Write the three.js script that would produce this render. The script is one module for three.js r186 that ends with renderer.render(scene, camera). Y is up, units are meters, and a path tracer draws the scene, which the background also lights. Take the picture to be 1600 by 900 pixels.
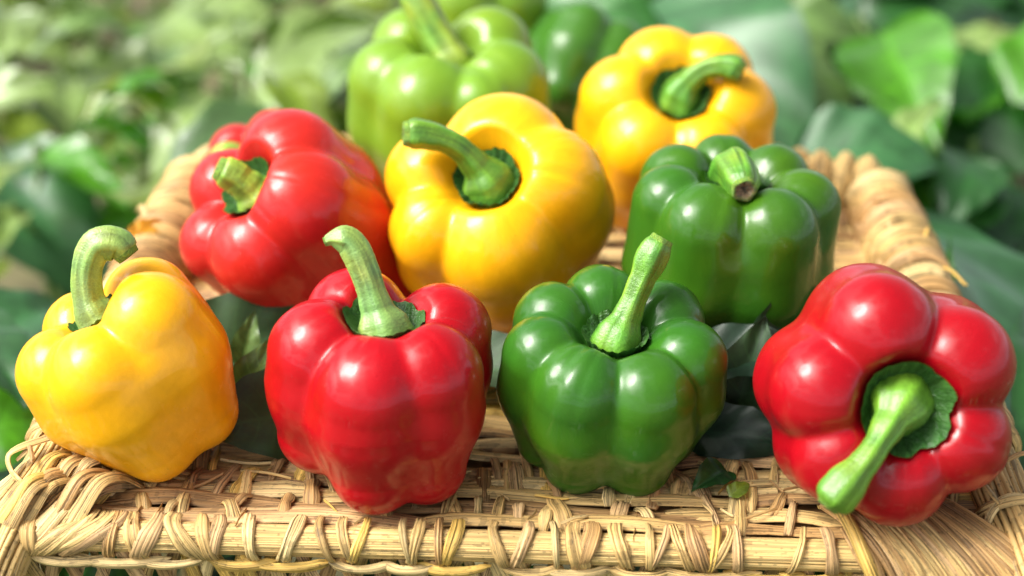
import * as THREE from 'three';
import { mergeGeometries } from 'three/addons/utils/BufferGeometryUtils.js';

// ------------------------------------------------------------------ helpers
function rng(seed) { let a = seed >>> 0; return () => { a = (a + 0x6d2b79f5) | 0; let t = Math.imul(a ^ (a >>> 15), 1 | a); t = (t + Math.imul(t ^ (t >>> 7), 61 | t)) ^ t; return ((t ^ (t >>> 14)) >>> 0) / 4294967296; }; }
const V = (x, y, z) => new THREE.Vector3(x, y, z);
const lerp = THREE.MathUtils.lerp, clamp = THREE.MathUtils.clamp, sstep = THREE.MathUtils.smoothstep;
function hash3(x, y, z) { let h = Math.imul(x, 374761393) ^ Math.imul(y, 668265263) ^ Math.imul(z, 2147483647 ^ 0x5bd1e995); h = Math.imul(h ^ (h >>> 13), 1274126177); return ((h ^ (h >>> 16)) >>> 0) / 4294967296; }
function noise3(x, y, z) {
  const xi = Math.floor(x), yi = Math.floor(y), zi = Math.floor(z), f = (t) => t * t * (3 - 2 * t), u = f(x - xi), v = f(y - yi), w = f(z - zi);
  let s = 0;
  for (let i = 0; i < 8; i++) s += hash3(xi + (i & 1), yi + ((i >> 1) & 1), zi + (i >> 2)) * ((i & 1 ? u : 1 - u) * (i & 2 ? v : 1 - v) * (i & 4 ? w : 1 - w));
  return s * 2 - 1;
}
const fbm = (x, y, z) => noise3(x, y, z) * 0.6 + noise3(x * 2.1 + 7, y * 2.1, z * 2.1) * 0.28 + noise3(x * 4.3, y * 4.3 + 3, z * 4.3) * 0.14;
// ------------------------------------------------------------------ camera, sky, sun, exposure
const scene = new THREE.Scene();
const PITCH = THREE.MathUtils.degToRad(28);
const camera = new THREE.PerspectiveCamera(19.64, 16 / 9, 0.05, 60);
const EYE = new THREE.Vector3(0, 0.4051, 0.5434);
const RIGHT = new THREE.Vector3(1, 0, 0), UPV = new THREE.Vector3(0, Math.cos(PITCH), -Math.sin(PITCH)), NEAR = new THREE.Vector3(0, Math.sin(PITCH), Math.cos(PITCH));
camera.position.copy(EYE);
camera.lookAt(EYE.clone().sub(NEAR));
camera.focus = 0.692;
camera.userData.fStop = 4;
scene.add(camera);

const SUN = new THREE.Vector3(-0.64, 0.74, 0.1).normalize();
{
  const W = 1024, H = 512, d = new Float32Array(W * H * 4);
  for (let r = 0; r < H; r++) for (let c = 0; c < W; c++) {
    const el = ((r + 0.5) / H - 0.5) * Math.PI, az = ((c + 0.5) / W - 0.5) * 2 * Math.PI;
    const x = Math.cos(az) * Math.cos(el), y = Math.sin(el), z = Math.sin(az) * Math.cos(el);
    const cs = x * SUN.x + y * SUN.y + z * SUN.z, ang = Math.acos(Math.min(1, Math.max(-1, cs))) * 57.3;
    const k = Math.max(0, y), q = 2.6 / (0.25 + k), cl = sstep(fbm(x * q + 3, z * q, 2), -0.12, 0.28);            // unseen broken cloud, added to shape the highlights
    const glow = (12 * Math.exp(-((ang / 17) ** 2)) + 2.6 * Math.exp(-((ang / 32) ** 2))) * (0.3 + 0.9 * cl), base = 0.15 + 0.42 * (1 - k) ** 2 + 0.38 * cl;
    const i = (r * W + c) * 4;
    d[i] = base * 0.9 + glow * 1.0; d[i + 1] = base * 0.98 + glow * 0.97; d[i + 2] = base * 1.1 + glow * 0.9; d[i + 3] = 1;
  }
  const t = new THREE.DataTexture(d, W, H, THREE.RGBAFormat, THREE.FloatType);
  t.mapping = THREE.EquirectangularReflectionMapping; t.magFilter = THREE.LinearFilter; t.needsUpdate = true;
  scene.background = t; scene.environment = t;
}
const sun = new THREE.DirectionalLight(new THREE.Color(1, 0.96, 0.9), 2.1);
sun.position.copy(SUN).multiplyScalar(4);
sun.castShadow = true; sun.shadow.radius = 50; sun.shadow.mapSize.set(2048, 2048);
Object.assign(sun.shadow.camera, { left: -2, right: 2, top: 2, bottom: -2, near: 0.1, far: 10 });
scene.add(sun, sun.target);
const renderer = new THREE.WebGLRenderer({ antialias: true });
renderer.toneMapping = THREE.LinearToneMapping;
renderer.toneMappingExposure = 1.58;
renderer.shadowMap.enabled = true;

const used = {};
function numbered(name) { const n = used[name] = (used[name] ?? -1) + 1; return n ? name + '_' + String(n).padStart(3, '0') : name; }
function part(name, geo, mat, parent) { const m = new THREE.Mesh(geo, mat); m.name = name; m.castShadow = m.receiveShadow = true; parent.add(m); return m; }
function thing(name, label, category, pos = [0, 0, 0], group) {
  const g = new THREE.Group(); g.name = numbered(name); g.position.set(...pos); scene.add(g);
  g.userData = { label, category }; if (group) g.userData.group = group;
  return g;
}
function tex(w, h, fn, srgb) {
  const d = new Uint8Array(w * h * 4);
  for (let y = 0; y < h; y++) for (let x = 0; x < w; x++) { const c = fn(x / w, y / h), i = (y * w + x) * 4; for (let k = 0; k < 3; k++) d[i + k] = clamp(Math.round(c[k] * 255), 0, 255); d[i + 3] = 255; }
  const t = new THREE.DataTexture(d, w, h); t.wrapS = t.wrapT = THREE.RepeatWrapping; t.magFilter = THREE.LinearFilter; t.minFilter = THREE.LinearMipmapLinearFilter; t.generateMipmaps = true;
  if (srgb) t.colorSpace = THREE.SRGBColorSpace; t.needsUpdate = true; return t;
}
// noise that repeats with period p in both directions
function pnoise(x, y, px, py, s) { const xi = Math.floor(x), yi = Math.floor(y), f = (t) => t * t * (3 - 2 * t), u = f(x - xi), v = f(y - yi), m = (a, n) => ((a % n) + n) % n, h = (a, b) => hash3(m(a, px), m(b, py), s); return lerp(lerp(h(xi, yi), h(xi + 1, yi), u), lerp(h(xi, yi + 1), h(xi + 1, yi + 1), u), v); }
function geom(pos, uv, idx, col) {
  const g = new THREE.BufferGeometry();
  g.setAttribute('position', new THREE.Float32BufferAttribute(pos, 3));
  if (uv) g.setAttribute('uv', new THREE.Float32BufferAttribute(uv, 2));
  if (col) g.setAttribute('color', new THREE.Float32BufferAttribute(col, 3));
  g.setIndex(idx); g.computeVertexNormals(); return g;
}

// ------------------------------------------------------------------ materials
const strawMap = tex(512, 512, (u, v) => {
  const f = pnoise(u * 90, v * 3, 90, 3, 1), f2 = pnoise(u * 34, v * 2, 34, 2, 2), s = pnoise(u * 12, v * 9, 12, 9, 3), sp = pnoise(u * 60, v * 50, 60, 50, 4);
  let k = 0.72 + 0.3 * f + 0.3 * (f2 - 0.5) + 0.16 * (s - 0.5); if (f < 0.2) k *= 0.75;
  const br = (sp > 0.86 ? 0.78 : 1) * (pnoise(u * 5, v * 22, 5, 22, 9) > 0.82 ? 0.85 : 1), warm = 0.5 + 0.5 * s;
  return [k * br, k * br * (0.955 + 0.03 * warm), k * br * (0.86 + 0.1 * warm)];
}, true);
const strawBump = tex(512, 512, (u, v) => { const k = 0.6 * pnoise(u * 90, v * 3, 90, 3, 1) + 0.4 * pnoise(u * 34, v * 2, 34, 2, 2); return [k, k, k]; });
const strawMat = (r, g, b) => new THREE.MeshPhysicalMaterial({ color: new THREE.Color().setRGB(r, g, b), map: strawMap, bumpMap: strawBump, bumpScale: 0.0005, roughness: 0.56, specularIntensity: 0.7 });
const STRAW = [strawMat(0.84, 0.59, 0.25), strawMat(0.76, 0.51, 0.21), strawMat(0.88, 0.66, 0.32), strawMat(0.64, 0.39, 0.16), strawMat(0.76, 0.5, 0.25), strawMat(0.86, 0.57, 0.15), strawMat(0.5, 0.3, 0.13), strawMat(0.34, 0.2, 0.09)];  // last tone darkened, for the shade painted under the floor weave
const skinBump = tex(512, 512, (u, v) => { const k = 0.3 * pnoise(u * 60, v * 60, 60, 60, 5) + 0.55 * pnoise(u * 19, v * 19, 19, 19, 6) + 0.15 * pnoise(u * 120, v * 120, 120, 120, 7); return [k, k, k]; });
// pale pores, a few tan specks, and patches of duller wax
const specks = (() => { const R = rng(404), l = []; for (let i = 0; i < 420; i++) l.push([R() * 1024, R() * 1024, i < 400 ? 0.9 + R() * 1.1 : i < 408 ? 2.5 + R() * 3 : 1.2 + R() * 1.5, i < 400 ? 1 : 2]); const g = new Uint8Array(1024 * 1024); for (const [x, y, r, k] of l) for (let b = -6; b <= 6; b++) for (let a = -6; a <= 6; a++) if (Math.hypot(a, b) < r) g[(((y | 0) + b + 1024) & 1023) * 1024 + (((x | 0) + a + 1024) & 1023)] = k; return g; })();
const skinMap = tex(1024, 1024, (u, v) => { const k = 0.975 + 0.025 * (pnoise(u * 40, v * 24, 40, 24, 41) - 0.5) + 0.02 * (pnoise(u * 9, v * 9, 9, 9, 42) - 0.5), q = specks[Math.floor(v * 1024) * 1024 + Math.floor(u * 1024)]; return q === 1 ? [1, 1, Math.min(1, k + 0.05)] : q === 2 ? [k * 0.86, k * 0.9, k * 0.9] : [k, k, k]; }, true);
const waxMap = tex(512, 512, (u, v) => { const n = 0.5 * pnoise(u * 7, v * 7, 7, 7, 43) + 0.3 * pnoise(u * 19, v * 19, 19, 19, 44) + 0.2 * pnoise(u * 60, v * 60, 60, 60, 45), k = 0.18 + 0.8 * clamp((n - 0.3) * 2, 0, 1); return [k, k, k]; });
for (const t of [skinMap, waxMap]) t.repeat.set(0.45, 0.45);
const skinMat = () => new THREE.MeshPhysicalMaterial({ color: 0xffffff, vertexColors: true, map: skinMap, roughness: 0.36, specularIntensity: 0.3, clearcoat: 0.5, clearcoatRoughness: 0.28, clearcoatRoughnessMap: waxMap, bumpMap: skinBump, bumpScale: 0.00007, ior: 1.46 });
const SKIN = skinMat();
const stemMap = tex(256, 512, (u, v) => { const f = pnoise(u * 40, v * 4, 40, 4, 11), s = pnoise(u * 8, v * 12, 8, 12, 12), g = pnoise(u * 90, v * 160, 90, 160, 13); const k = 0.8 + 0.2 * (f - 0.5) + 0.12 * (s - 0.5) + 0.12 * (g - 0.5); const y = 0.3 * (s - 0.5); return [k * (1 + y * 0.5), k, k * (1 - y * 0.6)]; }, true);
const stemBump = tex(256, 512, (u, v) => { const k = 0.5 * pnoise(u * 40, v * 4, 40, 4, 11) + 0.3 * pnoise(u * 90, v * 160, 90, 160, 13) + 0.2 * pnoise(u * 6, v * 60, 6, 60, 14); return [k, k, k]; });
const stemMat = (r, g, b) => new THREE.MeshPhysicalMaterial({ color: new THREE.Color().setRGB(r, g, b), map: stemMap, bumpMap: stemBump, bumpScale: 0.0004, roughness: 0.42, vertexColors: true, clearcoat: 0.15, clearcoatRoughness: 0.3 });
const STEM = { fresh: stemMat(0.19, 0.45, 0.035), pale: stemMat(0.36, 0.58, 0.14), olive: stemMat(0.4, 0.62, 0.07) };
const CALYX = new THREE.MeshPhysicalMaterial({ color: new THREE.Color().setRGB(0.045, 0.155, 0.022), map: stemMap, bumpMap: stemBump, bumpScale: 0.0012, roughness: 0.5, vertexColors: true });
const CUT = new THREE.MeshStandardMaterial({ color: new THREE.Color().setRGB(0.85, 0.8, 0.5), map: stemMap, bumpMap: stemBump, bumpScale: 0.0008, roughness: 0.85, vertexColors: true });
const leafMap = tex(512, 512, (u, v) => {
  const a = Math.abs(v - 0.5) * 2, mid = Math.exp(-((a / 0.03) ** 2));
  const ph = (u * 7 - a * 1.5 + 20) % 1, side = Math.exp(-(((ph - 0.5) / 0.07) ** 2)) * (1 - a);
  const n = pnoise(u * 30, v * 30, 30, 30, 21), n2 = pnoise(u * 7, v * 7, 7, 7, 22), k = 0.88 + 0.12 * (n - 0.5) + 0.2 * (n2 - 0.5) + 0.3 * mid + 0.22 * side - 0.06;
  return [k * (1 + 0.15 * mid), k, k * (1 + 0.1 * mid)];
}, true);
const leafMat = (r, g, b, t = 0.35, rough = 0.33) => new THREE.MeshPhysicalMaterial({ color: new THREE.Color().setRGB(r, g, b), map: leafMap, roughness: rough, transmission: t, thickness: 0, side: THREE.DoubleSide, specularIntensity: 1 });
const LEAF = {
  haze: leafMat(0.14, 0.27, 0.09, 0.3, 0.34), dark: leafMat(0.03, 0.13, 0.025, 0.25), mid: leafMat(0.06, 0.25, 0.04), blue: leafMat(0.06, 0.2, 0.065, 0.25, 0.36), bright: leafMat(0.13, 0.46, 0.015, 0.5),  // haze: leaf green greyed, the haze put into its colour
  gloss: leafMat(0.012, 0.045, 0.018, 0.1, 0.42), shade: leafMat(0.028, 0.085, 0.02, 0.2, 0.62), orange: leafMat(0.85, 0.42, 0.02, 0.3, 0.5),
  pale: leafMat(0.22, 0.38, 0.1, 0.4, 0.34), olive: leafMat(0.3, 0.43, 0.04, 0.5), white: leafMat(0.36, 0.52, 0.15, 0.4, 0.3),  // lightest greens stand in for sun sheen and glow on the leaves
};
const STALK = new THREE.MeshStandardMaterial({ color: new THREE.Color().setRGB(0.12, 0.2, 0.05), roughness: 0.6 });

// ------------------------------------------------------------------ ground
{
  const n = 120, S = 9, pos = [], uv = [], idx = [];
  for (let j = 0; j <= n; j++) for (let i = 0; i <= n; i++) {
    const f = (t) => Math.sign(t) * Math.pow(Math.abs(t), 2.2), x = f(i / n * 2 - 1) * S, z = f(j / n * 2 - 1) * S - 0.8;
    pos.push(x, -0.3 + 0.02 * fbm(x * 3, 0, z * 3), z); uv.push(x, z);
    if (i < n && j < n) { const a = j * (n + 1) + i; idx.push(a, a + n + 1, a + 1, a + 1, a + n + 1, a + n + 2); }
  }
  const soil = tex(512, 512, (u, v) => { const k = 0.34 + 0.3 * pnoise(u * 40, v * 40, 40, 40, 31) * pnoise(u * 9, v * 9, 9, 9, 32); return [k * 0.9, k * 0.85, k * 0.6]; }, true);
  const m = part('ground', geom(pos, uv, idx), new THREE.MeshStandardMaterial({ map: soil, bumpMap: soil, bumpScale: 0.01, roughness: 0.95 }), scene);
  m.userData = { kind: 'structure', label: 'dark soil of the vegetable field under the plants', category: 'ground' };
}

// ------------------------------------------------------------------ straw strips
const TH = -0.04;
// a flat straw strip with lengthwise folds: pts [{p, n}], n = outward side
function strip(pts, width, o = {}) {
  const { ribs = 3, bulge = 0.0012, depth = 0.0007, seed = 1, taper = 0.3, seg = 18, cols = 10, thick = 0.0007, twist = 0 } = o;
  const R = rng(seed), pc = new THREE.CatmullRomCurve3(pts.map((q) => q.p), false, 'centripetal'), pos = [], uv = [], idx = [];
  const ph = R() * 3, uo = R() * 3, vo = R() * 3, L = pc.getLength(), wob = R() * 6, rj = Array.from({ length: 8 }, () => 0.5 + R());
  const nAt = (t) => { const f = t * (pts.length - 1), i = Math.min(pts.length - 2, Math.floor(f)); return pts[i].n.clone().lerp(pts[i + 1].n, f - i).normalize(); };
  const row = cols * 2;
  for (let k = 0; k <= seg; k++) {
    const t = k / seg, p = pc.getPoint(t), T = pc.getTangent(t), N = nAt(t);
    N.addScaledVector(T, -N.dot(T)).normalize();
    if (twist) N.applyAxisAngle(T, twist * (t - 0.5));
    const B = T.clone().cross(N);
    let w = width * (1 + 0.13 * Math.sin(t * 5 + wob) + 0.06 * Math.sin(t * 13 + wob * 2));
    const e = Math.min(t, 1 - t) / 0.12; if (e < 1) w *= lerp(1 - taper, 1, e);
    for (let j = 0; j < row; j++) {
      const top = j < cols, s = top ? (j / (cols - 1)) * 2 - 1 : 1 - ((j - cols) / (cols - 1)) * 2;
      const fold = Math.abs(Math.sin(((s + 1) / 2 * ribs + 0.06 * Math.sin(t * 4 + ph)) * Math.PI));
      const edge = Math.sqrt(Math.max(0, 1 - s ** 4));
      const h = top ? thick * edge + bulge * (1 - s * s) - depth * (1 - fold) * edge * rj[Math.floor((s + 1) / 2 * ribs) & 7] : -thick * edge + bulge * (1 - s * s) * 0.8;
      const q = p.clone().addScaledVector(B, s * w / 2).addScaledVector(N, h);
      pos.push(q.x, q.y, q.z); uv.push(uo + s * width / 2 / 0.022, vo + t * L / 0.09);
      if (k < seg) { const a = k * row + j, b = k * row + ((j + 1) % row); idx.push(a, b, a + row, b, b + row, a + row); }
    }
  }
  for (const [k0, flip] of [[0, 1], [seg, 0]]) for (let j = 0; j < cols - 1; j++) { const a = k0 * row + j, b = a + 1, c = k0 * row + row - 1 - j, d = c - 1; flip ? idx.push(a, c, b, b, c, d) : idx.push(a, b, c, b, d, c); }
  return geom(pos, uv, idx);
}
const P = (x, y, z, nx = 0, ny = 1, nz = 0) => ({ p: V(x, y, z), n: V(nx, ny, nz).normalize() });

const basket = thing('wicker_basket', 'woven straw basket with cane rim carrying all the bell peppers', 'basket');
basket.rotation.y = TH;
{
  const R = rng(77), pick = (a) => a[Math.floor(R() * a.length)], straw = () => pick([0, 0, 1, 1, 2, 2, 3, 4, 4, 5, 6]);
  const RB = 0.0064, YB = -0.0045, ZB = -0.0035;
  // core under the weave, its straw darkened to paint shade into the gaps
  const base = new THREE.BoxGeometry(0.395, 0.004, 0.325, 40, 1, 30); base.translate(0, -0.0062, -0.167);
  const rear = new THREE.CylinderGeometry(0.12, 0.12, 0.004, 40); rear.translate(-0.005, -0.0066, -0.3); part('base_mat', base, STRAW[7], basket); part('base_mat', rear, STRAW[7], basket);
  // front rim: a bundle of thin reeds
  const reeds = [];
  for (let i = 0; i < 44; i++) {
    const a = i / 44 * Math.PI * 2, rr = RB - 0.0006 + (R() - 0.5) * 0.0003, pts = [];
    for (let k = 0; k <= 14; k++) { const x = -0.208 + k / 14 * 0.405, aa = a + 0.1 * Math.sin(x * 14 + i * 0.2); pts.push(V(x, YB + rr * Math.sin(aa) - 0.0006 * Math.sin(x * 9), ZB + rr * Math.cos(aa))); }
    const g = new THREE.TubeGeometry(new THREE.CatmullRomCurve3(pts), 40, 0.00062 + R() * 0.00012, 6), u = g.attributes.uv, u0 = R() * 5;
    for (let q = 0; q < u.count; q++) u.setXY(q, u0 + u.getY(q) * 0.05, u.getX(q) * 4);
    reeds.push(g);
  }
  const core = new THREE.CylinderGeometry(RB - 0.0006, RB - 0.0006, 0.405, 24, 1); core.rotateZ(Math.PI / 2); core.translate(-0.0055, YB, ZB); reeds.push(core);
  part('reed_bundle', mergeGeometries(reeds.map((g) => g.toNonIndexed())), STRAW[0], basket).userData.kind = 'stuff';
  // wraps round the front rim: [top x, bottom x] in metres
  const X = (px) => (px - 808) / 3880;
  const wraps = [[8, 12, 34], [42, 46, 34], [136, 72, 44], [165, 82, 40], [192, 118, 38], [182, 172, 26], [205, 218, 30], [248, 224, 34], [268, 304, 40], [318, 332, 26], [346, 336, 26], [392, 398, 28], [434, 442, 26], [470, 452, 32], [502, 520, 28], [538, 552, 26], [578, 560, 32], [634, 646, 26], [662, 652, 28], [692, 694, 22], [722, 706, 28], [744, 742, 22], [776, 792, 30], [834, 816, 30], [874, 878, 22], [902, 914, 36], [934, 918, 34], [968, 986, 34], [1004, 1000, 22], [1022, 1024, 20], [1050, 1030, 26], [1062, 1082, 22], [1088, 1106, 32], [1128, 1120, 24], [1150, 1122, 30], [1158, 1160, 26], [1212, 1238, 26], [1262, 1246, 26], [1300, 1306, 32], [1330, 1360, 22]];
  wraps.forEach(([t, b, w], i) => {
    if ([12, 21, 28, 36].includes(i)) return;
    const pts = [], lean = R() * 0.12;
    for (let k = 0; k <= 9; k++) {
      const f = k / 9, a = lerp(2.15 + lean, -1.75, f), r = RB + 0.0009 + 0.0004 * R() + (a > 1.6 ? (a - 1.6) * 0.004 : 0), x = lerp(X(t), X(b + (b - t) * 0.3), sstep(f, 0.05, 0.85));
      pts.push({ p: V(x + (k === 0 ? 0.002 * (R() - 0.5) : 0), YB + r * Math.sin(a), ZB + r * Math.cos(a)), n: V((R() - 0.5) * 0.3, Math.sin(a), Math.cos(a)) });
    }
    part('wrap_strip', strip(pts, w * (0.45 + 0.4 * R()) / 3880, { seed: i + 3, ribs: 2 + Math.floor(R() * 3), seg: 22, bulge: 0.0003 + R() * 0.0004, depth: 0.0008, taper: 0.15, twist: (R() - 0.5) * 0.5 }), STRAW[straw()], basket);
  });
  // long strips lying side by side along the front, behind the rim, and the rest of the floor weave
  let n = 0;
  for (let row = 0; row < 34; row++) {
    const z = -0.0145 - row * 0.0094, cuts = [-0.2];
    while (cuts[cuts.length - 1] < 0.19) cuts.push(Math.min(0.196, cuts[cuts.length - 1] + 0.06 + R() * 0.12));
    for (let c = 0; c < cuts.length - 1; c++) {
      if (row > 22 && c % 2) continue;
      const a = cuts[c] - 0.012, b = cuts[c + 1] + 0.012, pts = [], m = 7, yy = R() * 0.0012, lift = R() * 0.0022, dz = (R() - 0.5) * 0.005;
      for (let k = 0; k <= m; k++) { const f = k / m; pts.push(P(lerp(a, b, f), -0.0022 + yy + lift * Math.sin(f * Math.PI) + 0.0012 * Math.sin(f * 11 + row * 2) - (f < 0.05 || f > 0.95 ? 0.002 : 0), z + dz * (f - 0.5) * 2 + 0.0011 * Math.sin(f * 8 + c), 0, 1, (R() - 0.5) * 0.5)); }
      part('floor_strip', strip(pts, (row < 5 ? 0.0082 : 0.0066) + R() * 0.0045, { seed: 200 + n++, ribs: 2 + Math.floor(R() * 2), seg: 20, bulge: 0.001 + R() * 0.0006, depth: 0.0005, taper: 0.55 }), STRAW[straw()], basket);
    }
  }
  // frayed fibres lying about
  for (let i = 0; i < 44; i++) {
    const x = -0.19 + R() * 0.37, z = -0.008 - R() * 0.045, a = R() * 6.28, l = 0.008 + R() * 0.02, pts = [];
    for (let k = 0; k <= 4; k++) { const f = k / 4 - 0.5; pts.push(P(x + Math.cos(a) * l * f, 0.0022 + 0.0012 * Math.sin(i + f * 3), z + Math.sin(a) * l * f * 0.7)); }
    part('straw_fibre', strip(pts, 0.0004 + R() * 0.0007, { seed: 2100 + i, ribs: 1, seg: 8, cols: 4, bulge: 0.0003, taper: 0.8 }), STRAW[straw()], basket);
  }
  // short strips that cross and tie the long ones
  for (let i = 0; i < 170; i++) {
    const front = i < 128, x = front ? -0.19 + (i % 43) * 0.0088 + (R() - 0.5) * 0.006 : -0.18 + R() * 0.36, z0 = front ? (i < 43 ? -0.008 - R() * 0.006 : i < 86 ? -0.022 - R() * 0.01 : -0.036 - R() * 0.014) : -0.05 - R() * 0.2, len = 0.016 + R() * 0.016, dx = (R() - 0.5) * 0.018, pts = [];
    if (front && R() < 0.3) continue;
    for (let k = 0; k <= 6; k++) { const f = k / 6; pts.push(P(x + dx * f, -0.0015 + 0.0035 * Math.sin(f * Math.PI) + 0.0008 * Math.sin(f * 9 + i), z0 - len * f, 0.3 * (R() - 0.5), 1, 0)); }
    part('tie_strip', strip(pts, 0.0035 + R() * 0.004, { seed: 600 + i, ribs: 2 + Math.floor(R() * 3), seg: 12, bulge: 0.0008, depth: 0.0008, twist: (R() - 0.5) * 0.8 }), STRAW[straw()], basket);
  }
  // side rims and back rim: thick bundles of straw bound with rope-like coils
  const sides = [
    { pts: [V(0.216, -0.034, 0.024), V(0.2095, -0.008, 0.008), V(0.204, 0.0, -0.03), V(0.2, 0.004, -0.12), V(0.197, 0.01, -0.22), V(0.192, 0.012, -0.318)], r0: 0.012, r1: 0.0138, from: 0.3 },
    { pts: [V(-0.212, -0.02, 0.012), V(-0.207, -0.006, -0.004), V(-0.2, 0.0, -0.035), V(-0.198, 0.004, -0.12), V(-0.195, 0.01, -0.22), V(-0.19, 0.012, -0.318)], r0: 0.0115, r1: 0.0145, from: 0.22 },
    { pts: [V(-0.192, 0.012, -0.318), V(-0.15, -0.004, -0.37), V(-0.04, -0.022, -0.43), V(0.06, -0.022, -0.41), V(0.14, 0.008, -0.342), V(0.194, 0.012, -0.32)], r0: 0.0145, r1: 0.0145, from: 0.02 },
  ];
  sides.forEach((s, si) => {
    const curve = new THREE.CatmullRomCurve3(s.pts), list = [], fr = curve.computeFrenetFrames(60), at = (t) => { const i = Math.min(60, Math.round(t * 60)); return [curve.getPointAt(t), fr.normals[i], fr.binormals[i], lerp(s.r0, s.r1, t)]; };
    for (let i = 0; i < 34; i++) {
      const a = i / 34 * Math.PI * 2, pts = [], j = R();
      for (let k = 0; k <= 24; k++) { const t = k / 24, [p, N, B, r] = at(t), aa = a + t * 0.8 + 0.1 * Math.sin(t * 9 + i); pts.push(p.clone().addScaledVector(N, Math.cos(aa) * r * (0.9 + 0.05 * j)).addScaledVector(B, Math.sin(aa) * r * (0.9 + 0.05 * j))); }
      const g = new THREE.TubeGeometry(new THREE.CatmullRomCurve3(pts), 60, 0.0012 + R() * 0.0003, 6), u = g.attributes.uv, u0 = R() * 5;
      for (let q = 0; q < u.count; q++) u.setXY(q, u0 + u.getY(q) * 0.1, u.getX(q) * 5);
      list.push(g);
    }
    list.push(new THREE.TubeGeometry(curve, 60, s.r0 * 0.86, 16));
    part('straw_bundle', mergeGeometries(list.map((g) => g.toNonIndexed())), STRAW[si === 0 ? 1 : 0], basket).userData.kind = 'stuff';
    const L = curve.getLength(), coils = Math.floor(L * (1 - s.from) / 0.0128);
    for (let c = 0; c < coils; c++) {
      const t0 = s.from + (1 - s.from) * (c + 0.5) / coils, pts = [], a0 = R() * 0.4, skew = (R() - 0.5) * 0.007;
      for (let k = 0; k <= 16; k++) {
        const t = clamp(t0 + (k / 16 - 0.5) * 0.0115 / L + skew * Math.sin(a0 + k / 16 * 6.283) + 0.001 * (R() - 0.5), 0, 1), [p, N, B, r] = at(t), a = a0 + k / 16 * Math.PI * 2.06;
        const n = N.clone().multiplyScalar(Math.cos(a)).addScaledVector(B, Math.sin(a));
        pts.push({ p: p.clone().addScaledVector(n, r * (1 + 0.06 * R()) + 0.0006), n });
      }
      part('coil', strip(pts, 0.0085 + R() * 0.0035, { seed: 900 + si * 100 + c, ribs: 4 + Math.floor(R() * 3), seg: 48, cols: 14, bulge: 0.0034 + R() * 0.0012, depth: 0.0013, taper: 0.4 }), STRAW[pick([0, 2, 1, 1, 0, 4, 3])], basket);
    }
  });
  // loose ends standing off the right and left rims
  for (let i = 0; i < 34; i++) {
    const sx = i % 3 ? 1 : -1, z = -0.03 - R() * 0.28, x = sx * (0.186 + R() * 0.024), y = 0.012 + R() * 0.009 - z * 0.02, a = R() * 6.28, l = 0.01 + R() * 0.018;
    const pts = [P(x, y, z, sx * 0.5, 1, 0), P(x + Math.cos(a) * l * 0.4, y + 0.004, z + Math.sin(a) * l * 0.4, sx * 0.5, 1, 0), P(x + Math.cos(a) * l, y - 0.003 + R() * 0.008, z + Math.sin(a) * l, sx * 0.5, 1, 0)];
    part('loose_strip', strip(pts, 0.0012 + R() * 0.0028, { seed: 2300 + i, ribs: 2, seg: 10, cols: 6, bulge: 0.0006, taper: 0.8 }), STRAW[straw()], basket);
  }
  // wall strips inside the right and back rims
  for (let i = 0; i < 34; i++) {
    const z = -0.05 - i * 0.0082, pts = [P(0.192, 0.006, z, -1, 0.4, 0), P(0.184, 0.004, z - 0.002, -1, 0.5, 0), P(0.177, -0.001, z + 0.003 * R(), -0.6, 1, 0), P(0.166 - R() * 0.008, -0.0015, z + 0.002, 0, 1, 0)];
    part('wall_strip', strip(pts, 0.0075 + R() * 0.002, { seed: 1300 + i, ribs: 3, seg: 14, bulge: 0.0018 }), STRAW[straw()], basket);
  }
  for (let i = 0; i < 38; i++) {
    const x = -0.175 + i * 0.0094, pts = [P(x, 0.008, -0.315, 0, 0.4, 1), P(x + 0.003 * (R() - 0.5), 0.004, -0.307, 0, 0.5, 1), P(x, -0.001, -0.299, 0, 1, 0.6), P(x + 0.004 * (R() - 0.5), -0.0015, -0.288 + R() * 0.01, 0, 1, 0)];
    part('wall_strip', strip(pts, 0.0082 + R() * 0.002, { seed: 1400 + i, ribs: 3, seg: 12, bulge: 0.0018 }), STRAW[straw()], basket);
  }
  // front right corner: a fan of long straw sweeping over the rim
  for (let i = 0; i < 30; i++) {
    const f = i / 29, x0 = 0.128 + f * 0.034 + (R() - 0.5) * 0.004, s = 0.012 + f * 0.02 + R() * 0.006;
    const pts = [P(x0, 0.001, -0.028 - f * 0.02), P(x0 + s * 0.45, 0.0052 + R() * 0.0016, -0.012 - f * 0.012, 0, 1, 0.3), P(x0 + s * 0.9, 0.0032 + R() * 0.001, 0.0015 - f * 0.004, 0, 1, 0.6), P(x0 + s * 1.3, -0.005, 0.0102, 0, 0.3, 1), P(x0 + s * 1.6, -0.022, 0.0125, 0, -0.1, 1), P(x0 + s * 1.7, -0.045, 0.011, 0, 0, 1)];
    part('fan_strip', strip(pts, 0.0038 + R() * 0.0024, { seed: 1500 + i, ribs: 2 + Math.floor(R() * 2), seg: 26, bulge: 0.0009, depth: 0.0006 }), STRAW[pick([1, 3, 4, 1, 6, 0])], basket);
  }
  { const pts = [P(0.128, 0.006, -0.03), P(0.134, 0.0085, -0.012, 0, 1, 0.4), P(0.14, 0.002, 0.007, 0, 0.6, 1), P(0.147, -0.014, 0.0125, 0, 0, 1), P(0.151, -0.04, 0.012, 0, 0, 1)]; part('fan_strip', strip(pts, 0.0052, { seed: 1590, ribs: 2, seg: 26, bulge: 0.0014, depth: 0.0005 }), STRAW[5], basket); }
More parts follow.
